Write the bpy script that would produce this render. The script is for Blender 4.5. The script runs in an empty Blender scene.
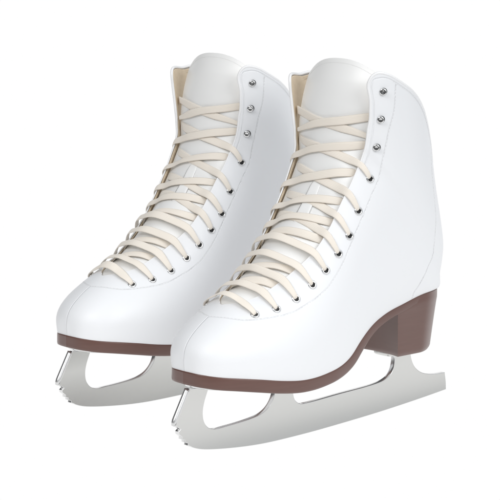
import bpy, bmesh, math
import numpy as np
from mathutils import Vector, Matrix
rng = np.random.default_rng(7)
scene = bpy.context.scene
col = scene.collection
S = 0.01            # the tables below are in centimetres, the scene in metres

# ------------------------------------------------------------------ materials
def new_mat(name):
    m = bpy.data.materials.new(name); m.use_nodes = True
    nt = m.node_tree; b = nt.nodes['Principled BSDF']
    return m, nt, b
def node(nt, typ, **kw):
    n = nt.nodes.new(typ)
    for k, v in kw.items():
        if k.startswith('i_'): n.inputs[k[2:].replace('_', ' ')].default_value = v
        else: setattr(n, k, v)
    return n
def ramp(nt, stops):
    r = nt.nodes.new('ShaderNodeValToRGB'); e = r.color_ramp.elements
    e[0].position, e[0].color = stops[0][0], stops[0][1]
    e[1].position, e[1].color = stops[-1][0], stops[-1][1]
    for p, c in stops[1:-1]:
        k = e.new(p); k.color = c
    return r
def g(v): return (v, v, v, 1)

def leather(name, base, rough, seams=True):
    m, nt, b = new_mat(name); L = nt.links.new
    b.inputs['Base Color'].default_value = base
    tc = node(nt, 'ShaderNodeTexCoord')
    vo = node(nt, 'ShaderNodeTexVoronoi', i_Scale=900.0)
    no = node(nt, 'ShaderNodeTexNoise', i_Scale=35.0, i_Detail=3.0)
    L(tc.outputs['Object'], vo.inputs['Vector']); L(tc.outputs['Object'], no.inputs['Vector'])
    rr = node(nt, 'ShaderNodeMapRange'); rr.inputs['To Min'].default_value = rough - .05; rr.inputs['To Max'].default_value = rough + .06
    L(no.outputs['Fac'], rr.inputs['Value']); L(rr.outputs['Result'], b.inputs['Roughness'])
    bp1 = node(nt, 'ShaderNodeBump', i_Strength=0.10, i_Distance=0.00025)
    L(vo.outputs['Distance'], bp1.inputs['Height'])
    bp2 = node(nt, 'ShaderNodeBump', i_Strength=0.25, i_Distance=0.0009)
    L(no.outputs['Fac'], bp2.inputs['Height']); L(bp1.outputs['Normal'], bp2.inputs['Normal'])
    last = bp2
    if seams:
        at = node(nt, 'ShaderNodeAttribute', attribute_name='seam_distance')
        r = ramp(nt, [(0, g(0)), (.03, g(.35)), (.075, g(1.)), (1, g(1.))])
        L(at.outputs['Fac'], r.inputs['Fac'])
        bp3 = node(nt, 'ShaderNodeBump', i_Strength=1.0, i_Distance=0.00035)
        L(r.outputs['Color'], bp3.inputs['Height']); L(last.outputs['Normal'], bp3.inputs['Normal']); last = bp3
    L(last.outputs['Normal'], b.inputs['Normal'])
    b.inputs['Coat Weight'].default_value = .08; b.inputs['Coat Roughness'].default_value = .35
    return m

M = {}
M['leather'] = leather('white_leather', (.84, .85, .868, 1), .46)
M['binding'] = leather('white_binding', (.88, .88, .885, 1), .38, False)
def satin():
    m, nt, b = new_mat('tongue_satin'); L = nt.links.new
    b.inputs['Base Color'].default_value = (.90, .90, .89, 1); b.inputs['Roughness'].default_value = .36
    b.inputs['Coat Weight'].default_value = .12; b.inputs['Coat Roughness'].default_value = .3
    tc = node(nt, 'ShaderNodeTexCoord'); no = node(nt, 'ShaderNodeTexNoise', i_Scale=22.0, i_Detail=2.0)
    L(tc.outputs['Object'], no.inputs['Vector'])
    bp = node(nt, 'ShaderNodeBump', i_Strength=0.3, i_Distance=0.0012); L(no.outputs['Fac'], bp.inputs['Height'])
    L(bp.outputs['Normal'], b.inputs['Normal'])
    return m
M['satin'] = satin()
def cloth(name, c1, c2, scale, rough=.85):
    m, nt, b = new_mat(name); L = nt.links.new
    tc = node(nt, 'ShaderNodeTexCoord'); no = node(nt, 'ShaderNodeTexNoise', i_Scale=scale, i_Detail=4.0)
    L(tc.outputs['Object'], no.inputs['Vector'])
    r = ramp(nt, [(.3, c1), (.7, c2)]); L(no.outputs['Fac'], r.inputs['Fac']); L(r.outputs['Color'], b.inputs['Base Color'])
    b.inputs['Roughness'].default_value = rough
    bp = node(nt, 'ShaderNodeBump', i_Strength=0.3, i_Distance=0.0004); L(no.outputs['Fac'], bp.inputs['Height'])
    L(bp.outputs['Normal'], b.inputs['Normal'])
    return m
M['lining'] = cloth('tan_lining', (.68, .56, .41, 1), (.73, .61, .46, 1), 300.)
def lace_mat():
    m, nt, b = new_mat('cream_woven_lace'); L = nt.links.new
    at = node(nt, 'ShaderNodeUVMap'); sp = node(nt, 'ShaderNodeSeparateXYZ'); L(at.outputs['UV'], sp.inputs['Vector'])
    # ribs run along the lace, fine weave across it
    mu = node(nt, 'ShaderNodeMath', operation='MULTIPLY'); mu.inputs[1].default_value = 2*math.pi*6
    L(sp.outputs['X'], mu.inputs[0]); si = node(nt, 'ShaderNodeMath', operation='SINE'); L(mu.outputs[0], si.inputs[0])
    mv = node(nt, 'ShaderNodeMath', operation='MULTIPLY'); mv.inputs[1].default_value = 2*math.pi*11
    L(sp.outputs['Y'], mv.inputs[0]); sv = node(nt, 'ShaderNodeMath', operation='SINE'); L(mv.outputs[0], sv.inputs[0])
    sc = node(nt, 'ShaderNodeMath', operation='MULTIPLY'); sc.inputs[1].default_value = .25; L(sv.outputs[0], sc.inputs[0])
    ad = node(nt, 'ShaderNodeMath', operation='ADD'); L(si.outputs[0], ad.inputs[0]); L(sc.outputs[0], ad.inputs[1])
    mr = node(nt, 'ShaderNodeMapRange'); mr.inputs['From Min'].default_value = -1.2; mr.inputs['From Max'].default_value = 1.2
    L(ad.outputs[0], mr.inputs['Value'])
    r = ramp(nt, [(0, (.83, .755, .66, 1)), (.5, (.86, .795, .71, 1)), (1, (.88, .825, .745, 1))])
    L(mr.outputs['Result'], r.inputs['Fac']); L(r.outputs['Color'], b.inputs['Base Color'])
    bp = node(nt, 'ShaderNodeBump', i_Strength=0.22, i_Distance=0.00025); L(mr.outputs['Result'], bp.inputs['Height'])
    L(bp.outputs['Normal'], b.inputs['Normal']); b.inputs['Roughness'].default_value = .8
    b.inputs['Sheen Weight'].default_value = .2
    return m
M['lace'] = lace_mat()
def brown():
    m, nt, b = new_mat('brown_stacked_sole'); L = nt.links.new
    tc = node(nt, 'ShaderNodeTexCoord'); mp = node(nt, 'ShaderNodeMapping'); mp.inputs['Scale'].default_value = (40, 40, 500)
    no = node(nt, 'ShaderNodeTexNoise', i_Scale=1.0, i_Detail=3.0)
    L(tc.outputs['Object'], mp.inputs['Vector']); L(mp.outputs['Vector'], no.inputs['Vector'])
    r = ramp(nt, [(.3, (.114, .051, .039, 1)), (.7, (.124, .057, .044, 1))]); L(no.outputs['Fac'], r.inputs['Fac'])
    L(r.outputs['Color'], b.inputs['Base Color']); b.inputs['Roughness'].default_value = .42; b.inputs['Coat Weight'].default_value = .5; b.inputs['Coat Roughness'].default_value = .3
    bp = node(nt, 'ShaderNodeBump', i_Strength=0.05, i_Distance=0.0003); L(no.outputs['Fac'], bp.inputs['Height'])
    L(bp.outputs['Normal'], b.inputs['Normal'])
    return m
M['brown'] = brown()
def metal(name, base, rough, streak):
    m, nt, b = new_mat(name); L = nt.links.new
    b.inputs['Metallic'].default_value = 1.; b.inputs['Base Color'].default_value = base
    tc = node(nt, 'ShaderNodeTexCoord'); mp = node(nt, 'ShaderNodeMapping'); mp.inputs['Scale'].default_value = (30, 200, 2500)
    no = node(nt, 'ShaderNodeTexNoise', i_Scale=1.0, i_Detail=2.0)
    L(tc.outputs['Object'], mp.inputs['Vector']); L(mp.outputs['Vector'], no.inputs['Vector'])
    mr = node(nt, 'ShaderNodeMapRange'); mr.inputs['To Min'].default_value = rough-streak; mr.inputs['To Max'].default_value = rough+streak
    L(no.outputs['Fac'], mr.inputs['Value']); L(mr.outputs['Result'], b.inputs['Roughness'])
    if streak > .03:
        bp = node(nt, 'ShaderNodeBump', i_Strength=0.0, i_Distance=0.0002); L(no.outputs['Fac'], bp.inputs['Height'])
        L(bp.outputs['Normal'], b.inputs['Normal'])
    return m
M['steel'] = metal('satin_steel', (.69, .69, .675, 1), .25, .0)
def hollow_ground(m):
    """the faces are ground hollow: their lower part leans up a few degrees"""
    nt = m.node_tree; L = nt.links.new; b = nt.nodes['Principled BSDF']
    tc = node(nt, 'ShaderNodeTexCoord'); sp = node(nt, 'ShaderNodeSeparateXYZ'); L(tc.outputs['Object'], sp.inputs[0])
    def mth(op, a, v):
        q = node(nt, 'ShaderNodeMath', operation=op); L(a, q.inputs[0])
        if not hasattr(v, 'links'): q.inputs[1].default_value = v
        else: L(v, q.inputs[1])
        return q.outputs[0]
    d = mth('SUBTRACT', sp.outputs['Z'], .034); d = mth('MINIMUM', d, 0.); h = mth('MULTIPLY', mth('MULTIPLY', d, d), 3.0)
    bp = node(nt, 'ShaderNodeBump', i_Strength=1.0, i_Distance=1.0); L(h, bp.inputs['Height']); L(bp.outputs['Normal'], b.inputs['Normal'])
hollow_ground(M['steel'])
M['chrome'] = metal('polished_chrome', (.78, .78, .78, 1), .17, .01)
M['dark'] = metal('hole_shade', (.05, .05, .05, 1), .35, .01)  # shade inside the eyelet holes, put into the colour
def plain(name, c, rough):
    m, nt, b = new_mat(name); b.inputs['Base Color'].default_value = c; b.inputs['Roughness'].default_value = rough
    return m
M['strut'] = metal('brushed_chrome', (.72, .72, .72, 1), .34, .0)
M['gun'] = metal('dark_hook_base', (.16, .16, .16, 1), .25, .01)
M['thread'] = plain('grey_thread', (.73, .725, .72, 1), .8)

# ------------------------------------------------------------------ object helpers
def link(name, mesh, parent=None, mats=()):
    o = bpy.data.objects.new(name, mesh); col.objects.link(o); o.parent = parent
    for m in mats: mesh.materials.append(M[m])
    return o
def mesh_from(name, V, Fs, smooth=True):
    me = bpy.data.meshes.new(name); me.from_pydata([tuple(map(float, v)) for v in np.asarray(V)*S], [], [tuple(map(int, f)) for f in Fs])
    me.validate(); me.update()
    if smooth: me.shade_smooth()
    return me
def grid_faces(n, m, off=0, wrap_m=False, flip=False):
    F = []
    for i in range(n-1):
        for j in range(m if wrap_m else m-1):
            a, b = off+i*m+j, off+i*m+(j+1) % m; c, d = b+m, a+m
            F.append((a, d, c, b) if flip else (a, b, c, d))
    return F
def fix_normals(me):
    bm = bmesh.new(); bm.from_mesh(me); bmesh.ops.remove_doubles(bm, verts=bm.verts, dist=1e-6)
    bmesh.ops.recalc_face_normals(bm, faces=bm.faces); bm.to_mesh(me); bm.free(); me.update()
def tube(path, rad, seg=8, closed=False):
    """round tube through points; returns verts, faces"""
    P = np.asarray(path, float); n = len(P); T = np.gradient(P, axis=0)
    T /= np.linalg.norm(T, axis=1)[:, None]+1e-12
    ref = np.array([0, 0, 1.]) if abs(T[0, 2]) < .9 else np.array([1., 0, 0]); V = []
    nrm = np.cross(T[0], ref); nrm /= np.linalg.norm(nrm)
    R = np.full(n, rad) if np.isscalar(rad) else np.asarray(rad)
    for i in range(n):
        nrm = nrm - T[i]*np.dot(nrm, T[i]); nrm /= np.linalg.norm(nrm); bi = np.cross(T[i], nrm)
        for k in range(seg):
            a = 2*math.pi*k/seg; V.append(P[i]+R[i]*(math.cos(a)*nrm+math.sin(a)*bi))
    F = grid_faces(n, seg, wrap_m=True)
    F.append(tuple(range(seg))[::-1]); F.append(tuple(range((n-1)*seg, n*seg)))
    return V, F
def merge(parts):
    V, F = [], []
    for v, f in parts:
        o = len(V); V += list(v); F += [tuple(i+o for i in q) for q in f]
    return V, F
def spline(P, n):
    """Catmull-Rom through 3-D points, evenly spaced by arc length"""
    P = np.asarray(P, float); Q = np.vstack([2*P[0]-P[1], P, 2*P[-1]-P[-2]]); out = []
    for i in range(len(P)-1):
        p0, p1, p2, p3 = Q[i:i+4]
        for t in np.linspace(0, 1, 24, endpoint=False):
            out.append(.5*((2*p1)+(-p0+p2)*t+(2*p0-5*p1+4*p2-p3)*t*t+(-p0+3*p1-3*p2+p3)*t**3))
    out.append(P[-1]); out = np.array(out)
    d = np.r_[0, np.cumsum(np.linalg.norm(np.diff(out, axis=0), axis=1))]
    s = np.linspace(0, d[-1], n)
    return np.stack([np.interp(s, d, out[:, k]) for k in range(P.shape[1])], 1)
def lathe(prof, seg=28):
    """profile (r, h) turned about +z"""
    V = []; n = len(prof)
    for r, h in prof:
        for k in range(seg):
            a = 2*math.pi*k/seg; V.append((r*math.cos(a), r*math.sin(a), h))
    F = grid_faces(n, seg, wrap_m=True)
    if prof[0][0] > 0: F.append(tuple(range(seg))[::-1])
    if prof[-1][0] > 0: F.append(tuple(range((n-1)*seg, n*seg)))
    return V, F

# ------------------------------------------------------------------ the boot's outer surface
# F.x F.z  B.x B.z  e    w    m   nf  nb
ST=np.array([
[1.05,7.00,1.10,6.20,.00,.00,.60,2.0,2.0],
[1.17,7.75,1.25,6.18,1.15,1.20,.60,2.0,2.0],
[1.50,8.35,1.65,6.12,1.85,1.98,.62,2.0,2.0],
[2.1,8.95, 2.4,6.00,2.55,2.70,.64,2.0,2.0],
[3.0,9.60, 3.6,5.85,3.18,3.35,.66,2.0,2.0],
[4.2,10.3, 5.2,5.60,3.70,3.85,.68,2.0,2.0],
[5.6,11.05, 7.0,5.30,4.02,4.25,.70,2.0,2.0],
[7.1,11.9,9.2,5.08,4.15,4.45,.70,2.0,2.0],
[8.6,13.2,11.7,5.30,4.00,4.40,.66,2.0,2.0],
[9.8,14.6,13.85,5.8,3.60,4.25,.60,2.1,2.0],
[11.0,16.1,15.35,6.95,3.20,4.15,.54,2.2,2.0],
[12.0,17.6,17.4,8.3,3.00,4.15,.48,2.3,2.0],
[12.8,19.1,20.1,9.05,3.10,4.20,.45,2.4,2.0],
[13.25,20.4,22.5,9.55,3.1,4.25,.43,2.5,2.0],
[13.55,21.6,24.6,9.55,2.25,4.3,.42,2.5,2.0],
[13.7,22.3,25.35,9.55,1.15,4.35,.41,2.5,2.1],
[13.8,22.8,25.8,9.6,0.,4.5,.40,2.6,2.25],
[13.82,23.0,26.12,10.7,0.,4.54,.395,2.64,2.15],
[13.85,23.4,26.35,12.0,0.,4.6,.39,2.7,1.98],
[13.9,24.1,25.95,14.5,0.,4.7,.39,2.8,1.85],
[13.95,25.0,25.1,17.2,0.,4.8,.39,2.9,1.85],
[14.0,25.9,24.7,19.6,0.,4.9,.39,3.0,1.85],
[14.05,26.8,24.3,21.6,0.,4.95,.39,3.0,1.85],
[14.1,27.9,24.05,22.8,0.,5.0,.39,3.0,1.85],
[14.15,29.0,23.8,24.0,0.,5.05,.39,3.0,1.85],
])
US=np.r_[np.arange(17.),16.4,np.arange(17.,len(ST)-1)]
N=int(US[-1])
def pch(x,y,xi):
    h=np.diff(x); d=np.diff(y)/h; n=len(x); m=np.zeros(n)
    for i in range(1,n-1):
        if d[i-1]*d[i]>0:
            a=2*h[i]+h[i-1]; b=h[i]+2*h[i-1]; m[i]=(a+b)/(a/d[i-1]+b/d[i])
    m[0]=d[0]; m[-1]=d[-1]
    k=np.clip(np.searchsorted(x,xi,side='right')-1,0,n-2); t=(xi-x[k])/h[k]
    return (y[k]*(1+2*t)*(1-t)**2+h[k]*m[k]*t*(1-t)**2+y[k+1]*t*t*(3-2*t)+h[k]*m[k+1]*t*t*(t-1))
def cat(x,y,xi):   # catmull-rom, for curves in the middle plane
    n=len(x); m=np.zeros(n); m[1:-1]=(y[2:]-y[:-2])/(x[2:]-x[:-2]); m[0]=y[1]-y[0]; m[-1]=y[-1]-y[-2]
    k=np.clip(np.searchsorted(x,xi,side='right')-1,0,n-2); h=x[k+1]-x[k]; t=(xi-x[k])/h
    return (y[k]*(1+2*t)*(1-t)**2+h*m[k]*t*(1-t)**2+y[k+1]*t*t*(3-2*t)+h*m[k+1]*t*t*(t-1))
def stat0(u):
    u=np.clip(u,0,N); S=[cat(US,ST[:,i],u) if i<4 else pch(US,ST[:,i],u) for i in range(9)]
    return S
_TU=np.linspace(0,N,N*50+1)
def _smooth_table():
    T=np.array(stat0(_TU)); R=T.copy(); sg=np.interp(_TU,[0,4,7,13,17],[0,0,.35,.5,.6])
    for i,u in enumerate(_TU):
        if sg[i]<.02: continue
        s_=min(sg[i],(N-u)/2+.01); w_=np.exp(-.5*((_TU-u)/s_)**2); w_/=w_.sum(); R[:,i]=T@w_
    R[4]=T[4]; k=np.clip(np.minimum((_TU-11)/1.,(18.6-_TU)/2.2),0,1); k=k*k*(3-2*k)          # the heel's lower edge keeps its own line
    R[2]=R[2]*(1-k)+T[2]*k; R[3]=R[3]*(1-k)+T[3]*k
    return R
_TB=_smooth_table()
def stat(u):
    u=np.clip(u,0,N); return [np.interp(u,_TU,_TB[i]) for i in range(9)]
def surf(u,v,side=-1):
    """u 0..N along the boot, v 0..1 from the front middle line to the sole edge or the back middle line"""
    u=np.asarray(u,float); v=np.asarray(v,float)
    fx,fz,bx,bz,e,w,m,nf,nb=stat(u)
    th=v*np.pi/2*2
    front=v<.5
    a=np.clip(th,0,np.pi/2); b=np.clip(th-np.pi/2,0,np.pi/2)
    s1=m*(1-np.cos(a)**(2/nf)); y1=w*np.abs(np.sin(a))**(2/nf)
    s2=m+(1-m)*np.sin(b)**(2/nb); y2=e+(w-e)*np.abs(np.cos(b))**(2/nb)
    s=np.where(front,s1,s2); y=np.where(front,y1,y2)
    return np.stack([fx+(bx-fx)*s,side*y,fz+(bz-fz)*s],-1)
SOFT_DIR, SOFT, SOFT_RANGE = (.5, -.25, .85), (.09, 1.05), (.15, 1.)
LAMPS = [('key_lamp', (.9, -1.1, .9), (0, .05, .14), (.7, .7), 8.0),
         ('top_lamp', (-.75, -1.0, 1.1), (.05, .1, .15), (.7, .7), 10.5)]
def frame(u, v, side):
    """points and outward unit normals"""
    u = np.asarray(u, float); v = np.clip(np.asarray(v, float), 2e-3, .9995); h = 1e-3
    P = surf(u, v, side)
    du = surf(np.clip(u+.02, 0, N), v, side)-surf(np.clip(u-.02, 0, N), v, side)
    dv = surf(u, v+h*.4, side)-surf(u, v-h*.4, side)
    n = np.cross(du, dv); n /= np.linalg.norm(n, axis=-1)[..., None]+1e-12
    fx, fz, bx, bz = stat(u)[:4]
    ax = np.stack([(fx+bx)/2, 0*fx, (fz+bz)/2], -1)
    sg = np.sign(np.sum(n*(P-ax), -1)); n *= sg[..., None]
    return P, n
def off(u, v, side, d):
    P, n = frame(u, v, side); return P+n*np.asarray(d)[..., None] if np.ndim(d) else P+n*d
TE = np.array([(5.30, 0), (5.5, .045), (5.8, .082), (6.26, .12), (6.99, .145), (7.78, .172), (8.92, .216), (9.4, .236), (10.1, .253), (10.7, .261), (11.65, .262),
               (12.3, .268), (13.7, .278), (15.9, .285), (17.4, .287), (18.3, .297), (19.4, .293), (20.3, .272), (20.8, .285), (21.2, .312), (21.45, .345), (21.62, .40), (21.7, .45)])
def te(u): return pch(TE[:, 0], TE[:, 1], np.clip(u, 5.30, 21.7))*(np.asarray(u) > 5.30)
UT = np.array([(0, 21.67), (.40, 21.67), (.433, 21.68), (.528, 21.67), (.573, 21.58), (.634, 21.25), (.678, 20.78), (.715, 20.32), (.78, 19.8), (.88, 19.5), (1., 19.4)])
def utop(v, side=-1):
    v = np.asarray(v, float); b = np.clip(1-np.abs(v-.56)/.125, 0, 1)
    return pch(UT[:, 0], UT[:, 1], np.clip(v, 0, 1))+(1.0*b*b*(3-2*b) if side > 0 else 0)
def warp(u0, b, side=-1):
    """u0 0..21.67, b 0..1 -> (u, v) inside the trimmed upper"""
    t0 = te(u0)
    if side > 0: k = np.clip((u0-19.7)/1.97, 0, 1); t0 = t0+.15*k**2.4
    v = t0+b*(1-t0); s = np.clip((u0-14)/(21.67-14), 0, 1); s = s*s*(3-2*s)
    u = u0+(utop(v, side)-21.67)*s
    return u, v

SEAM = [(21.32, .457), (19.7, .447), (18.07, .406), (16.24, .381), (13.64, .386), (12.11, .393), (10.96, .403), (10.16, .403), (9.13, .379), (7.96, .334), (6.63, .285), (5.23, .209), (4.55, .081), (4.35, .0)]
SEAMS_P = {}
def on_surf(uv, side, n, d=0.):
    q = spline(uv, n); return off(q[:, 0], q[:, 1], side, d)
HEELSEAM = [(19.6, .715), (19.01, .700), (18.27, .690), (17.48, .678), (16.67, .667), (16.06, .673), (15.3, .688), (13.91, .72), (13.14, .776), (12.62, .833), (12.41, .862), (12.3, .93), (12.25, 1.)]

def build_upper():
    nu, nb = 420, 130
    t = np.linspace(0, 1, nu); u0 = 21.67*(t*.93+.07*t**2) ; u0[:40] = np.linspace(0, 1, 40)**2*u0[39]
    k = np.searchsorted(u0, 5.30); u0[k] = 5.3001
    U0, Bb = np.meshgrid(u0, np.linspace(0, 1, nb), indexing='ij')
    V1, F = [], []
    for sd in (-1, 1):
        U, V = warp(U0, Bb, sd)
        P = surf(U, V, sd).reshape(-1, 3); F += grid_faces(nu, nb, len(V1)*1 and len(V1[0])*1, flip=(sd > 0)); V1.append(P)
    P = np.concatenate(V1)
    me = mesh_from('boot_upper', P, F); fix_normals(me)
    # distance to the nearest seam, for the pressed groove
    co = np.empty(len(me.vertices)*3); me.vertices.foreach_get('co', co); co = co.reshape(-1, 3)/S
    D = np.full(len(co), 9.)
    lines = [on_surf(SEAM, s, 260) for s in (-1, 1)]+[on_surf(HEELSEAM, s, 120) for s in (-1, 1)]
    lines.append(off(np.linspace(.02, 4.35, 90), np.zeros(90), 1, 0.)*np.array([1, 0, 1])); lines.append(off(np.full(9, .05), np.linspace(0, 1, 9), 1, 0.)*np.array([1, 0, 1]))
    for s in (-1, 1):
        q = [(u_, float(te(u_))+.022) for u_ in (14., 15., 16.5, 18, 19.2, 20.2, 20.8)]+[(21.12, .347), (21.32, .388), (21.40, .43)]+[(float(utop(v_, s))-.27, v_) for v_ in (.47, .5, .53, .56, .6, .64, .68, .72, .76, .8, .85, .9, .95, .99)]
        lines.append(on_surf(q, s, 260))
    for Lc in lines:
        A, B = Lc[:-1], Lc[1:]; d = B-A; dd = np.sum(d*d, 1)+1e-9
        for c0 in range(0, len(co), 8000):
            q = co[c0:c0+8000, None, :]; tt = np.clip(np.sum((q-A)*d, -1)/dd, 0, 1)
            D[c0:c0+8000] = np.minimum(D[c0:c0+8000], np.linalg.norm(q-(A+tt[..., None]*d), axis=-1).min(1))
    at = me.attributes.new('seam_distance', 'FLOAT', 'POINT'); at.data.foreach_set('value', np.clip(D, 0, 1).astype(np.float32))
    return me
def build_lining():
    nu, nb = 160, 60
    u0 = np.linspace(4.6, 21.67, nu); U0, Bb = np.meshgrid(u0, np.linspace(0, 1, nb), indexing='ij'); parts = []
    for sd in (-1, 1):
        U, V = warp(U0, Bb, sd); V = np.clip(V+.006, 0, 1); U = U-.10*(U0/21.67)**8
        A = off(U, V, sd, -.09).reshape(-1, 3); B = off(U, V, sd, -.21).reshape(-1, 3)
        for Q in (A, B): Q[:, 1] = np.where(V.reshape(-1) > .999, 0, Q[:, 1])
        n0 = len(A); F = grid_faces(nu, nb)+grid_faces(nu, nb, n0, flip=True)
        for i in range(nu-1): F.append((i*nb, (i+1)*nb, n0+(i+1)*nb, n0+i*nb))
        for j in range(nb-1): a = (nu-1)*nb+j; F.append((a, a+1, n0+a+1, n0+a))
        parts.append((np.concatenate([A, B]), F))
    me = mesh_from('lining', *merge(parts)); fix_normals(me); return me
def rim_path():
    """the boot's mouth: up one facing, round the collar, down the other"""
    uu = np.concatenate([np.linspace(5.32, 7, 16), np.linspace(7.2, 20.3, 70), np.linspace(20.4, 21.66, 26)]); bb = np.linspace(.01, .9995, 70)
    res = []
    for sd in (-1, 1):
        U, V = warp(np.r_[uu, 0*bb+21.67], np.r_[0*uu, bb], sd); res.append(off(U, V, sd, -np.interp(U, [11, 14, 17], [.045, .05, .075])))
    near, far = res
    return np.concatenate([near, far[::-1]])
def build_binding():
    P = rim_path(); P = spline(P[::2], 420); R = np.interp(P[:, 2], [12, 19, 22], [.05, .06, .11]); me = mesh_from('collar_binding', *tube(P, R, 10)); return me

def build_sole():
    """welted sole: follows the boot's lower edge, flush below it"""
    n, m = 220, 15
    u = np.concatenate([np.linspace(0, 1, 46)**1.8*4, np.linspace(4, 15.98, n-46)[1:]]); u = np.r_[u, 16.]; n = len(u)
    fx, fz, bx, bz, e, w, mm, nf, nb = stat(u)
    T = np.stack([np.gradient(bx), np.gradient(bz)], 1); T /= np.linalg.norm(T, axis=1)[:, None]+1e-9
    dn = np.stack([T[:, 1], -T[:, 0]], 1)                      # down from the surface
    k = np.clip((u-1)/3, 0, 1); dn = dn*k[:, None]+np.array([0, -1.])*(1-k[:, None])
    k = np.clip((u-13)/2, 0, 1); dn = dn*(1-k[:, None])+np.array([0., -1.])*k[:, None]
    dn /= np.linalg.norm(dn, axis=1)[:, None]
    th = np.interp(u, [0, 8, 10, 12, 16], [.86, .90, .80, .62, .55])
    ox = np.interp(u, [0, .5, 2, 14, 15.5, 16], [-.07, -.06, 0, 0, .05, .07])   # lip round the toe and heel
    V = []
    prof = [(-.30, .10), (.045, .06), (.075, .0), (.08, -.12), (.07, -.8), (.02, -.95), (-.12, -1.)]      # (outwards, down share)
    for sgn in (-1, 1): pass
    rows = []
    for i in range(n):
        row = []
        for s, lst in ((-1, prof), (1, prof[::-1])):
            for o_, d_ in lst:
                dep = -d_*th[i] if d_ < 0 else -d_
                y = s*max(e[i]+o_*min(1, (e[i]+.02)/.3), 0.)
                taper = 1 if e[i] > .3 else e[i]/.3
                xx = bx[i]+ox[i]*(1 if o_ > 0 else 0)
                row.append((xx+dn[i, 0]*dep, y, bz[i]+dn[i, 1]*dep))
        rows.append(row)
    R = np.array(rows); n_, m_ = R.shape[:2]
    F = grid_faces(n_, m_, wrap_m=True); V = R.reshape(-1, 3)
    F.append(tuple(range(m_))); F.append(tuple(range((n_-1)*m_, n_*m_)))
    me = mesh_from('sole', V, F); fix_normals(me); return me
def sole_bottom(x):
    """height of the sole's underside on the middle line"""
    u = np.linspace(0, 16, 400); s = stat(u); th = np.interp(u, [0, 8, 10, 12, 16], [.86, .90, .80, .62, .55])
    return float(np.interp(x, s[2], s[3]-th))

def build_heel():
    # the heel block carries on the sole's edge and narrows down to its base
    uu = np.linspace(0, 16, 1200); st = stat(uu); u0 = float(np.interp(19.5, st[2], uu))
    us = np.r_[np.linspace(u0, 14.2, 26), 14.2+1.8*(1-(1-np.linspace(0, 1, 34))**1.6)[1:]]; st = stat(us)
    side = [(x, e+.10*min(1, e/.4+.3)*min(1, .2+(x-19.5)*.25), z-.03) for x, z, e in zip(st[2], st[3], st[4])]
    x0, y0, z0 = side[0]; xe = side[-1][0]
    def breast_z(t): return z0
    near = [(x+.09*(x-x0)/(xe-x0), -y, z) for x, y, z in side]; far = [(x, -y, z) for x, y, z in near[::-1]]
    breast = [(x0+.42*(1-t*t), y0*t, z0-.25) for t in np.linspace(1, -1, 11)[1:-1]]
    top = near+far+breast; rows = []; nz = 30
    for jz in range(nz):
        k = jz/(nz-1); row = []; shr = 0 if jz < nz-2 else (.015 if jz == nz-2 else .05)
        kk = max(0, (k-.13)/.87)**.9
        for x, y, z in top:
            xb = 20.35+(x-x0)*(25.42-20.35)/(xe-x0)
            xx = x*(1-kk)+xb*kk; yy = y*(1-.24*kk)
            row.append((22.8+(xx-22.8)*(1-shr), yy*(1-shr), z*(1-k)+4.78*k))
        rows.append(row)
    R = np.array(rows); n_, m_ = R.shape[:2]
    F = grid_faces(n_, m_, wrap_m=True); F.append(tuple(range(m_))); F.append(tuple(range((n_-1)*m_, n_*m_)))
    me = mesh_from('heel', R.reshape(-1, 3), F); fix_normals(me)
    return me

def smooth_poly(pts, n):
    """closed outline through points; a point given three values is a sharp corner"""
    out = []; P = [np.array(p[:2], float) for p in pts]; L = len(P); sharp = [len(p) > 2 for p in pts]
    for i in range(L):
        p1, p2 = P[i], P[(i+1) % L]
        p0 = P[i-1] if not sharp[i] else 2*p1-p2
        p3 = P[(i+2) % L] if not sharp[(i+1) % L] else 2*p2-p1
        if sharp[i] and sharp[(i+1) % L]: out.append(p1); continue
        for t in np.linspace(0, 1, n, endpoint=False):
            # centripetal-like tangents keep the tight corners round
            d1, d2, d3 = (max(np.linalg.norm(b-a), 1e-3)**.5 for a, b in ((p0, p1), (p1, p2), (p2, p3)))
            m1 = ((p1-p0)/d1-(p2-p0)/(d1+d2)+(p2-p1)/d2)*d2; m2 = ((p2-p1)/d2-(p3-p1)/(d2+d3)+(p3-p2)/d3)*d2
            h = t; out.append(p1*(2*h**3-3*h*h+1)+m1*(h**3-2*h*h+h)+p2*(-2*h**3+3*h*h)+m2*(h**3-h*h))
    return out
def extrude_outline(name, poly, half, bev, mats):
    cu = bpy.data.curves.new(name, 'CURVE'); cu.dimensions = '2D'; cu.fill_mode = 'BOTH'
    cu.extrude = (half-bev)*S; cu.bevel_depth = bev*S; cu.bevel_resolution = 3; cu.offset = -bev*S
    sp = cu.splines.new('POLY'); sp.points.add(len(poly)-1); sp.use_cyclic_u = True
    for i, p in enumerate(poly): sp.points[i].co = (p[0]*S, p[1]*S, 0, 1)
    t = bpy.data.objects.new('tmp', cu); col.objects.link(t)
    dg = bpy.context.evaluated_depsgraph_get(); me = bpy.data.meshes.new_from_object(t.evaluated_get(dg)); me.name = name
    bpy.data.objects.remove(t); bpy.data.curves.remove(cu)
    me.transform(Matrix.Rotation(math.pi/2, 4, 'X'))
    fix_normals(me); me.materials.clear()
    for m in mats: me.materials.append(M[m])
    for p in me.polygons:
        p.use_smooth = True; p.material_index = 0 if abs(p.normal.y) > .995 else 1
    me.set_sharp_from_angle(angle=math.radians(30))
    for p in me.polygons: p.use_smooth = abs(p.normal.y) < .995
    return me
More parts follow.
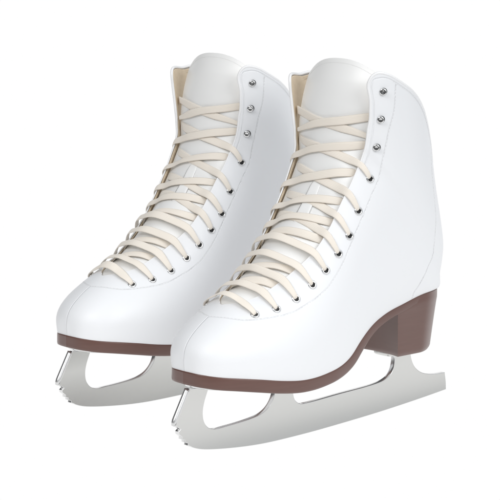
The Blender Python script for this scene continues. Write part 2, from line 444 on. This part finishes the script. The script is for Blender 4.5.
def blade_outline():
    s = 1
    front = [(1.50, 5.0, s), (.17, 2.62), (.20, 2.48), (.36, 2.42, s), (.62, 2.24, s), (.42, 2.10, s), (.46, 1.90, s), (.76, 1.66, s), (.74, 1.50, s),
             (1.02, 1.38, s), (1.00, 1.24, s), (1.27, 1.12, s), (1.24, .98, s), (1.50, .86, s)]
    bottom = [(1.75, .72), (2.56, .45), (4.93, .08), (8.3, -.2), (12.4, -.22), (16.6, -.10), (21, .10), (25.5, .40), (28.38, .64, s)]
    tail = [(28.34, 1.3), (28.2, 2.05, s), (27.1, 2.10), (26.07, 2.27), (25.3, 2.55), (24.7, 3.0), (24.3, 3.65), (24.12, 4.35, s), (24.1, 4.5, s), (22.36, 4.5, s), (22.36, 4.1)]
    h2 = [(22.2, 3.3), (21.85, 2.82), (21.2, 2.52), (20.3, 2.38), (16.57, 2.24), (12.9, 2.10), (12.2, 2.16), (11.7, 2.5), (11.48, 3.1), (11.42, 4.25, s)]
    h1 = [(9.72, 4.2, s), (9.65, 3.5), (9.42, 2.9), (8.95, 2.38), (8.3, 2.05), (7.35, 1.87), (4.93, 1.72), (3.75, 1.72), (3.15, 1.95), (2.78, 2.45), (2.68, 3.1), (2.82, 3.8), (3.2, 4.7, s), (3.2, 4.78, s)]
    return smooth_poly(front+bottom+tail+h2+h1, 8)
def plan_plate(name, outline, ztop, thick, bev=.04):
    """flat metal plate: plan outline, following a height function"""
    P = np.array(outline); c = P.mean(0); rows = []
    for sc, dz in ((.0, 0), (.985, 0), (1., -bev), (1., -thick+bev), (.985, -thick), (.0, -thick)):
        rows.append([(c[0]+(x-c[0])*sc, y*sc, ztop(c[0]+(x-c[0])*sc)+dz) for x, y in P])
    R = np.array(rows); F = grid_faces(len(rows), len(P), wrap_m=True)
    me = mesh_from(name, R.reshape(-1, 3), F); fix_normals(me)
    me.set_sharp_from_angle(angle=math.radians(40)); return me

TU, TA = 150, 61
def tongue_pt(u, a):
    """tongue surface, a -1..1 from the near to the far edge: a shallow arch between the two facings"""
    u = np.asarray(u, float); a = np.asarray(a, float)
    uc = np.clip(u, 0, N); C = off(uc, 0*uc+2e-3, 1, -np.interp(u, [4.6, 8, 9, 10, 11, 12, 14, 18, 20, 21.6], [.16, .22, .36, .62, .92, 1.08, 1.12, 1.12, 1.22, 1.45]))
    C = C*np.array([1, 0, 1])+np.stack([np.interp(u, [17, 21.6], [0, .30]), 0*u, 0*u], -1)
    E = off(uc, te(np.clip(u, 0, 20.3))+np.interp(u, [4.6, 7, 14], [.03, .04, .03]), 1, -.27)
    k = np.clip((u-15.5)/5.5, 0, 1)[..., None]; k = k*k*(3-2*k)
    Et = C+np.stack([0*u+1.15, 0*u+3.55, 0*u-.15], -1); E = E*(1-k)+Et*k
    q = np.abs(a)[..., None]**2.1
    P = C+(E-C)*q; P[..., 1] = E[..., 1]*a
    return P
def tongue_top(a): return 21.60-.95*np.abs(a+.10)**2.4-.25*np.clip(-a, 0, 1)**3
def build_tongue():
    a = np.linspace(-1, 1, TA); A, T = np.meshgrid(a, np.linspace(0, 1, TU)); U = 4.9+(tongue_top(A)-4.9)*T
    Pf = tongue_pt(U, A)
    # even out the crease a superellipse leaves on the middle line
    for _ in range(6): Pf[:, 1:-1] = .25*Pf[:, :-2]+.5*Pf[:, 1:-1]+.25*Pf[:, 2:]
    n = np.cross(np.gradient(Pf, axis=0), np.gradient(Pf, axis=1)); n /= np.linalg.norm(n, axis=-1)[..., None]+1e-9
    if n[TU//2, TA//2, 0] > 0: n = -n
    Pb = Pf-n*.28; rim = Pf*.5+Pb*.5
    V = np.concatenate([Pf.reshape(-1, 3), Pb.reshape(-1, 3)]); n0 = TU*TA
    F = grid_faces(TU, TA)+grid_faces(TU, TA, n0, flip=True)
    for i in range(TU-1):
        F.append((i*TA, (i+1)*TA, n0+(i+1)*TA, n0+i*TA)); b = i*TA+TA-1; F.append((b, b+TA, n0+b+TA, n0+b))
    for j in range(TA-1):
        for r in (0, (TU-1)*TA): F.append((r+j, r+j+1, n0+r+j+1, n0+r+j))
    me = mesh_from('tongue', V, F); fix_normals(me); me.set_sharp_from_angle(angle=math.radians(60))
    return me, Pf, n
EYE = [(20.41, .379), (18.65, .366), (16.62, .344), (13.65, .349), (11.92, .361), (10.96, .376), (10.16, .359), (9.32, .329), (8.49, .3), (7.61, .275), (6.71, .246), (5.78, .209)]
def mid(u, d): return off(u, 2e-3, 1, d)*np.array([1, 0, 1])

def ribbon(P, Nn, width, thick, v0=0.):
    """flat lace: path, face normals; rounded cross-section; returns verts, faces, uvs per vertex"""
    P = np.asarray(P); T = np.gradient(P, axis=0); T /= np.linalg.norm(T, axis=1)[:, None]
    Nn = Nn-T*np.sum(Nn*T, 1)[:, None]; Nn /= np.linalg.norm(Nn, axis=1)[:, None]; W = np.cross(T, Nn)
    cs = [(x, (1-abs(x)**3.2)**.5*1.) for x in np.linspace(-1, 1, 11)]
    sec = [(x, y) for x, y in cs]+[(x, -y*.8) for x, y in cs[::-1][1:-1]]
    wv = np.full(len(P), width) if np.isscalar(width) else width
    s = np.r_[0, np.cumsum(np.linalg.norm(np.diff(P, axis=0), axis=1))]
    V, UV = [], []
    for i in range(len(P)):
        for x, y in sec:
            V.append(P[i]+W[i]*x*wv[i]/2+Nn[i]*y*thick/2); UV.append((x*.5+.5, s[i]+v0))
    F = grid_faces(len(P), len(sec), wrap_m=True); m = len(sec)
    F.append(tuple(range(m))[::-1]); F.append(tuple(range((len(P)-1)*m, len(P)*m)))
    return V, F, UV
def unitv(v): v = np.asarray(v, float); return v/(np.linalg.norm(v)+1e-12)
def lace_strands(Pf, Nf):
    """criss-cross: each strand leaves an eyelet outwards, crosses the tongue and dives under the opposite facing one row up"""
    out = []
    def tp(u, a):        # tongue surface point/normal by lookup
        tt = (u-4.9)/(tongue_top(a)-4.9); i = int(round(np.clip(tt, 0, 1)*(TU-1))); j = int(round((a+1)/2*(TA-1)))
        return Pf[i, j], Nf[i, j]
    def wrap(Q, lift):
        d = Pf-Q; i, j = np.unravel_index(np.argmin(np.sum(d*d, -1)), d.shape[:2]); n = unitv(Nf[i, j]); h = np.dot(Q-Pf[i, j], n)
        return Q+n*max(0., lift-h), n
    def cat_row(side, i, lift, over_eye=True, jit=0., under=False):
        u, v = EYE[i]; P, Nn = [], []
        def add(p, n): P.append(p); Nn.append(unitv(n))
        s = side; ue = u
        uj, vj = EYE[i-1]                    # target row
        p, n = frame(u, v, s)
        if over_eye:
            add(p-n*.10, n); add(p+n*.10, n)
            ph, nh = frame(u+.04*(uj-u), (v*.55+te(u)*.45), s); add(ph+nh*.17, nh)
        if under:
            pe, ne = frame(u, te(u)+.07, s); add(pe-ne*.36, ne)
        ue = u+.10*(uj-u)
        pe, ne = frame(ue, te(ue)+.006, s); add(pe+ne*(-.30 if under or not over_eye else .19), ne)
        # over the gap and the tongue, straight for the opposite edge
        uq = u+.86*(uj-u); pq, nq_ = frame(uq, te(uq), -s); pq = pq-nq_*.15
        for f in (.18, .34, .5, .66, .82):
            q, nq = wrap(pe*(1-f)+pq*f, (.07+lift)*(1 if .2 < f < .8 else .8)); add(q, nq)
        pt, nt_ = frame(u+.95*(uj-u), te(u+.95*(uj-u))+.035, -s); add(pt-nt_*.36, nt_)
        pt, nt_ = frame(uj, te(uj)+.07, -s); add(pt-nt_*.36, nt_)
        n_ = 60; Pp = spline(P, n_); Np = spline(Nn, n_)
        return Pp, Np
    def bar(i, lift):
        """straight across from eyelet to eyelet, bowing up over the tongue"""
        u, v = EYE[i]; P, Nn = [], []
        def add(p, n): P.append(p); Nn.append(unitv(n))
        for s in (-1, 1):
            pts = []
            p, n = frame(u, v, s); pts += [(p-n*.1, n), (p+n*.10, n)]
            p, n = frame(u-.02, v*.66+te(u)*.34, s); pts.append((p+n*.24, n))
            p, n = frame(u+.02, te(u)+.0, s); pts.append((p+n*.30, n))
            for q, nq in (pts if s < 0 else pts[::-1]): add(q, nq)
            if s < 0:
                pf_, nf_ = frame(u+.02, te(u)+.0, 1); pn_ = pts[-1][0]
                for f in (.25, .5, .75):
                    q, nq = wrap(pn_*(1-f)+(pf_+nf_*.3)*f, .25); add(q+nq*(lift*(1-abs(2*f-1)**2)), nq)
        return spline(P, 80), spline(Nn, 80)
    for i in range(2, 12):
        if i >= 7: out.append(bar(i, .30 if i < 11 else .36))
        if i == 11: continue
        if i < 7: out.append(cat_row(-1, i, .02, over_eye=(i >= 3)))
        if i != 8: out.append(cat_row(1, i, .13, over_eye=(3 <= i < 7), under=(i >= 7)))
    return out
def build_laces(Pf, Nf, seed=3):
    V, F, UV = [], [], []; rg = np.random.default_rng(seed)
    for k, (P, Nn) in enumerate(lace_strands(Pf, Nf)):
        P = P.copy()
        for _ in range(9): P[1:-1] = .5*P[1:-1]+.25*(P[:-2]+P[2:])
        n = len(P); w = np.interp(np.arange(n), [0, 5, 16], [.33, .40, .63])*(1+rg.normal(0, .04))
        # no two rows lie alike: each sags, slides and rolls a little
        t = np.linspace(0, 1, n); env = np.sin(np.pi*t)**.8; T = np.gradient(P, axis=0); T /= np.linalg.norm(T, axis=1)[:, None]
        Wd = np.cross(T, Nn); ph, am, ro, fr = rg.uniform(0, 6.28), rg.normal(0, .05), rg.normal(0, .13), rg.uniform(.8, 1.7)
        P = P+Wd*(env*(am+.045*np.sin(fr*6.28*t+ph)))[:, None]; Nn = Nn+Wd*(env*(ro+.10*np.sin(fr*5*t+ph*1.7)))[:, None]
        w = w*(1+.05*np.sin(7*t+ph))
        v, f, uv = ribbon(P, Nn, w, .10, k*3.3); o = len(V); V += v; UV += uv; F += [tuple(i+o for i in q) for q in f]
    me = mesh_from('shoelace', V, F); ul = me.uv_layers.new(name='UVMap')
    UVa = np.array(UV); li = np.empty(len(me.loops), int); me.loops.foreach_get('vertex_index', li)
    ul.data.foreach_set('uv', UVa[li].reshape(-1).astype(np.float32))
    return me

def place_on(o, u, v, side, lift=0.):
    p, n = frame(u, v, side); n = Vector(n); z = n; up = Vector((0, 0, 1)); x = up.cross(z).normalized(); y = z.cross(x)
    R = Matrix((x, y, z)).transposed().to_4x4(); o.matrix_local = Matrix.Translation(Vector(p*S)+n*lift*S) @ R

TONGUE = []
def build_skate(root):
    link('boot_upper', build_upper(), root, ['leather'])
    link('lining', build_lining(), root, ['lining'])
    link('collar_binding', build_binding(), root, ['binding'])
    tm, Pf, Nf = build_tongue(); tongue = link('tongue', tm, root, ['satin']); TONGUE[:] = [Pf, Nf]
    sh = build_laces(Pf, Nf); link('shoelace', sh, root, ['lace'])
    # tongue edge stitching: short stitches along the top
    parts = []
    aa = np.linspace(-.93, .93, 130)
    for q in range(0, 130, 2):
        seg = []
        for a in np.linspace(aa[q], aa[min(q+1, 129)], 3):
            tt = (tongue_top(a)-.32-4.9)/(tongue_top(a)-4.9)*(TU-1); i = int(tt); fr = tt-i; ja = (a+1)/2*(TA-1); j = min(int(ja), TA-2); fj = ja-j
            def L(Q): return (Q[i, j]*(1-fj)+Q[i, j+1]*fj)*(1-fr)+(Q[i+1, j]*(1-fj)+Q[i+1, j+1]*fj)*fr
            seg.append(L(Pf)+L(Nf)*.005)
        parts.append(tube(seg, .014, 6))
    me = mesh_from('tongue_stitching', *merge(parts)); link('stitching', me, tongue, ['thread'])
    # lace keeper: a satin loop sewn to the tongue, under the laces
    ks = [(12.0, -.10, -.10), (11.85, -.10, -.02), (11.5, -.11, .03), (11.0, -.13, .05), (10.5, -.16, .05), (10.15, -.18, .0), (9.95, -.2, -.10)]
    kp = spline([tuple(tongue_pt(np.array(u_), np.array(a_))+np.array([-.72, 0, .69])*h_) for u_, a_, h_ in ks], 40)
    kv, kf, _ = ribbon(kp, np.tile([-.72, -.1, .69], (40, 1)), np.interp(np.arange(40), [0, 6, 30, 39], [.75, .95, 1.15, 1.0]), .10)
    link('lace_keeper', mesh_from('lace_keeper', kv, kf), tongue, ['satin'])
    # boot stitching
    parts = []
    def stitch(P, pitch=.26, duty=.62, r=.010):
        d = np.r_[0, np.cumsum(np.linalg.norm(np.diff(P, axis=0), axis=1))]; s = 0.
        while s+pitch < d[-1]:
            t = np.linspace(s, s+pitch*duty, 4); parts.append(tube(np.stack([np.interp(t, d, P[:, k]) for k in range(3)], 1), [r*.4, r, r, r*.4], 6)); s += pitch
    for s in (-1, 1):
        stitch(on_surf(SEAM, s, 300, .006)); stitch(on_surf(HEELSEAM, s, 150, .004), .26, .6, .008)
        vv = np.linspace(.44, .99, 120); stitch(off(utop(vv, s)-.27, vv, s, .004), .2, .7, .008)
    link('stitching', mesh_from('boot_stitching', *merge(parts)), root, ['thread'])
    # sole, heel
    link('sole', build_sole(), root, ['brown'])
    heel = link('heel', build_heel(), root, ['brown']); heel.data.set_sharp_from_angle(angle=math.radians(38))
    # blade and plates
    bl = link('blade', extrude_outline('blade', blade_outline(), .20, .035, ['steel', 'chrome']), root)
    def oval(x0, x1, w0, w1, p=2.6):
        out = []
        for t in np.linspace(0, 2*math.pi, 64, endpoint=False):
            c, s_ = math.cos(t), math.sin(t); x = (x0+x1)/2+(x1-x0)/2*np.sign(c)*abs(c)**(2/p); w = w0+(w1-w0)*(x-x0)/(x1-x0)
            out.append((x, w*np.sign(s_)*abs(s_)**(2/p)))
        return out
    link('chrome_strut', mesh_from('chrome_strut', *tube(spline([(1.42, 0, 4.95), (.72, 0, 3.72), (.06, 0, 2.55)], 14), np.r_[np.full(12, .215), .19, .1], 20)), root, ['strut'])
    link('sole_plate', plan_plate('sole_plate', oval(1.55, 11.9, 1.7, 2.3), lambda x: sole_bottom(x)-.0, .20), root, ['chrome'])
    link('heel_plate', plan_plate('heel_plate', oval(21.0, 25.0, 1.35, 1.5, 3.2), lambda x: 4.80, .32), root, ['steel'])
    # eyelets and hooks
    ring = [(.185, -.03), (.185, .035), (.205, .062), (.24, .075), (.29, .065), (.325, .035), (.335, -.01), (.32, -.03)]
    em = mesh_from('eyelet', *lathe(ring)); fix_normals(em)
    hm_ = mesh_from('hole_shade_disc', *lathe([(.20, -.02), (.20, .012), (.0, .012)])); fix_normals(hm_)  # dark disc closing the eyelet hole, stands in for the shade inside
    # speed hook: riveted base, neck and a rolled button that leans away from the lace
    base = lathe([(.27, -.02), (.27, .02), (.22, .045), (.12, .05), (.10, .12)])
    bv, bf = lathe([(.0, -.04), (.15, -.035), (.235, -.01), (.255, .02), (.24, .05), (.19, .07), (.12, .066), (.06, .05), (.0, .045)], 28)
    rot = Matrix.Rotation(math.radians(-24), 3, 'Y'); bv = [tuple(rot @ Vector(p)+Vector((-.10, 0, .13))) for p in bv]
    nk = tube([(.0, 0, .01), (-.02, 0, .06), (-.08, 0, .1)], .085, 12)
    hk = mesh_from('lace_hook', bv, bf); fix_normals(hk); hb = mesh_from('hook_base', *merge([base, nk])); fix_normals(hb); hb.materials.append(M['gun'])
    em.materials.append(M['chrome']); hk.materials.append(M['chrome']); hm_.materials.append(M['dark'])
    for s in (-1, 1):
        for i, (u, v) in enumerate(EYE):
            if i < 3:
                o = link('lace_hook', hk, root); place_on(o, u, v, s, 0. if s < 0 else -.09); link('hook_base', hb, o)
            else:
                o = link('eyelet', em, root); place_on(o, u, v, s)
                b = link('hole_shade_disc', hm_, o)
    return root

def empty(name, loc, rz, label, cat, group):
    o = bpy.data.objects.new(name, None); col.objects.link(o); o.location = loc; o.rotation_euler = (0, 0, rz); o.empty_display_size = .05
    o['label'] = label; o['category'] = cat
    if group: o['group'] = group
    return o
G0 = .22*S          # the lowest point of the blade stands on the ground
skate = empty('figure_skate', (0, 0, G0), .74521, 'white lace-up figure skate standing in front at right, brown heel fully in view', 'figure skate', 'pair of white figure skates')
build_skate(skate)
def copy_tree(o, parent=None):
    c = o.copy(); col.objects.link(c)
    if parent: c.parent = parent
    for ch in list(o.children): copy_tree(ch, c)
    return c
back = copy_tree(skate); back.location = (-9.3367*S, 12.5806*S, G0); back.rotation_euler = (0, 0, .742484); back.scale = (1, 1, .989)
for ch in back.children:
    if ch.name.startswith('shoelace'):
        ch.data = build_laces(*TONGUE, seed=11); ch.data.materials.append(M['lace'])
back['label'] = 'white lace-up figure skate standing behind at left, its heel hidden by the other skate'

# ------------------------------------------------------------------ added white sweep, glowing to wash out shadows
def build_sweep():
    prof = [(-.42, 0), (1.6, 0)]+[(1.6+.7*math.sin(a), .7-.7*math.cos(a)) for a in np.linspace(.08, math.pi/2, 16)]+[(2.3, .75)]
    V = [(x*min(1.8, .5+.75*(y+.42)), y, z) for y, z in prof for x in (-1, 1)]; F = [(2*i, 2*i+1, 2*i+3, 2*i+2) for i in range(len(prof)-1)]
    me = bpy.data.meshes.new('glowing_backdrop'); me.from_pydata(V, [], F); me.shade_smooth(); o = bpy.data.objects.new('glowing_backdrop', me); col.objects.link(o); o['kind'] = 'structure'
    m, nt, b = new_mat('shadowless_white_glow'); nt.nodes.remove(b); em = nt.nodes.new('ShaderNodeEmission')  # made-up glow: the sweep emits plain white so no cast shadow shows
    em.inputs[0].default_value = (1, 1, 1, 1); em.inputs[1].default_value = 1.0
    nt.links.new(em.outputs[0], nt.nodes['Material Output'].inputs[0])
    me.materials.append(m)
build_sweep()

# ------------------------------------------------------------------ light
w = bpy.data.worlds.new('World'); scene.world = w; w.use_nodes = True
wn = w.node_tree; bg = wn.nodes['Background']      # a large soft box to the right, the dim room to the left
tcw = wn.nodes.new('ShaderNodeTexCoord'); dt = wn.nodes.new('ShaderNodeVectorMath'); dt.operation = 'DOT_PRODUCT'; dt.inputs[1].default_value = Vector(SOFT_DIR).normalized()
wn.links.new(tcw.outputs['Generated'], dt.inputs[0]); mrw = wn.nodes.new('ShaderNodeMapRange'); mrw.interpolation_type = 'SMOOTHSTEP'
mrw.inputs['From Min'].default_value = SOFT_RANGE[0]; mrw.inputs['From Max'].default_value = SOFT_RANGE[1]; mrw.inputs['To Min'].default_value = SOFT[0]; mrw.inputs['To Max'].default_value = SOFT[1]
wn.links.new(dt.outputs['Value'], mrw.inputs['Value']); wn.links.new(mrw.outputs['Result'], bg.inputs[1]); bg.inputs[0].default_value = (.95, .975, 1, 1)
def area(name, loc, target, size, power, colr=(1, 1, 1)):
    l = bpy.data.lights.new(name, 'AREA'); l.shape = 'RECTANGLE'; l.size, l.size_y = size; l.energy = power; l.color = colr
    o = bpy.data.objects.new(name, l); col.objects.link(o); o.location = loc
    o.rotation_euler = (Vector(target)-Vector(loc)).to_track_quat('-Z', 'Y').to_euler(); return o
for a in LAMPS: area(*a)

# ------------------------------------------------------------------ camera
f_px, pitch, D, cx, cz = 1880.585, .158428, 128.388*S, 5.4038*S, 14.9099*S+G0
cam = bpy.data.cameras.new('camera'); co = bpy.data.objects.new('camera', cam); col.objects.link(co)
cam.sensor_width = 36; cam.lens = f_px/500*36; cam.clip_end = 100; cam.clip_start = .01
co.location = (cx, -D*math.cos(pitch), cz+D*math.sin(pitch)); co.rotation_euler = (math.pi/2-pitch, 0, 0)
scene.camera = co
scene.view_settings.view_transform = 'Standard'; scene.view_settings.look = 'None'; scene.view_settings.exposure = 0; scene.view_settings.gamma = 1
scene.cycles.use_denoising = True
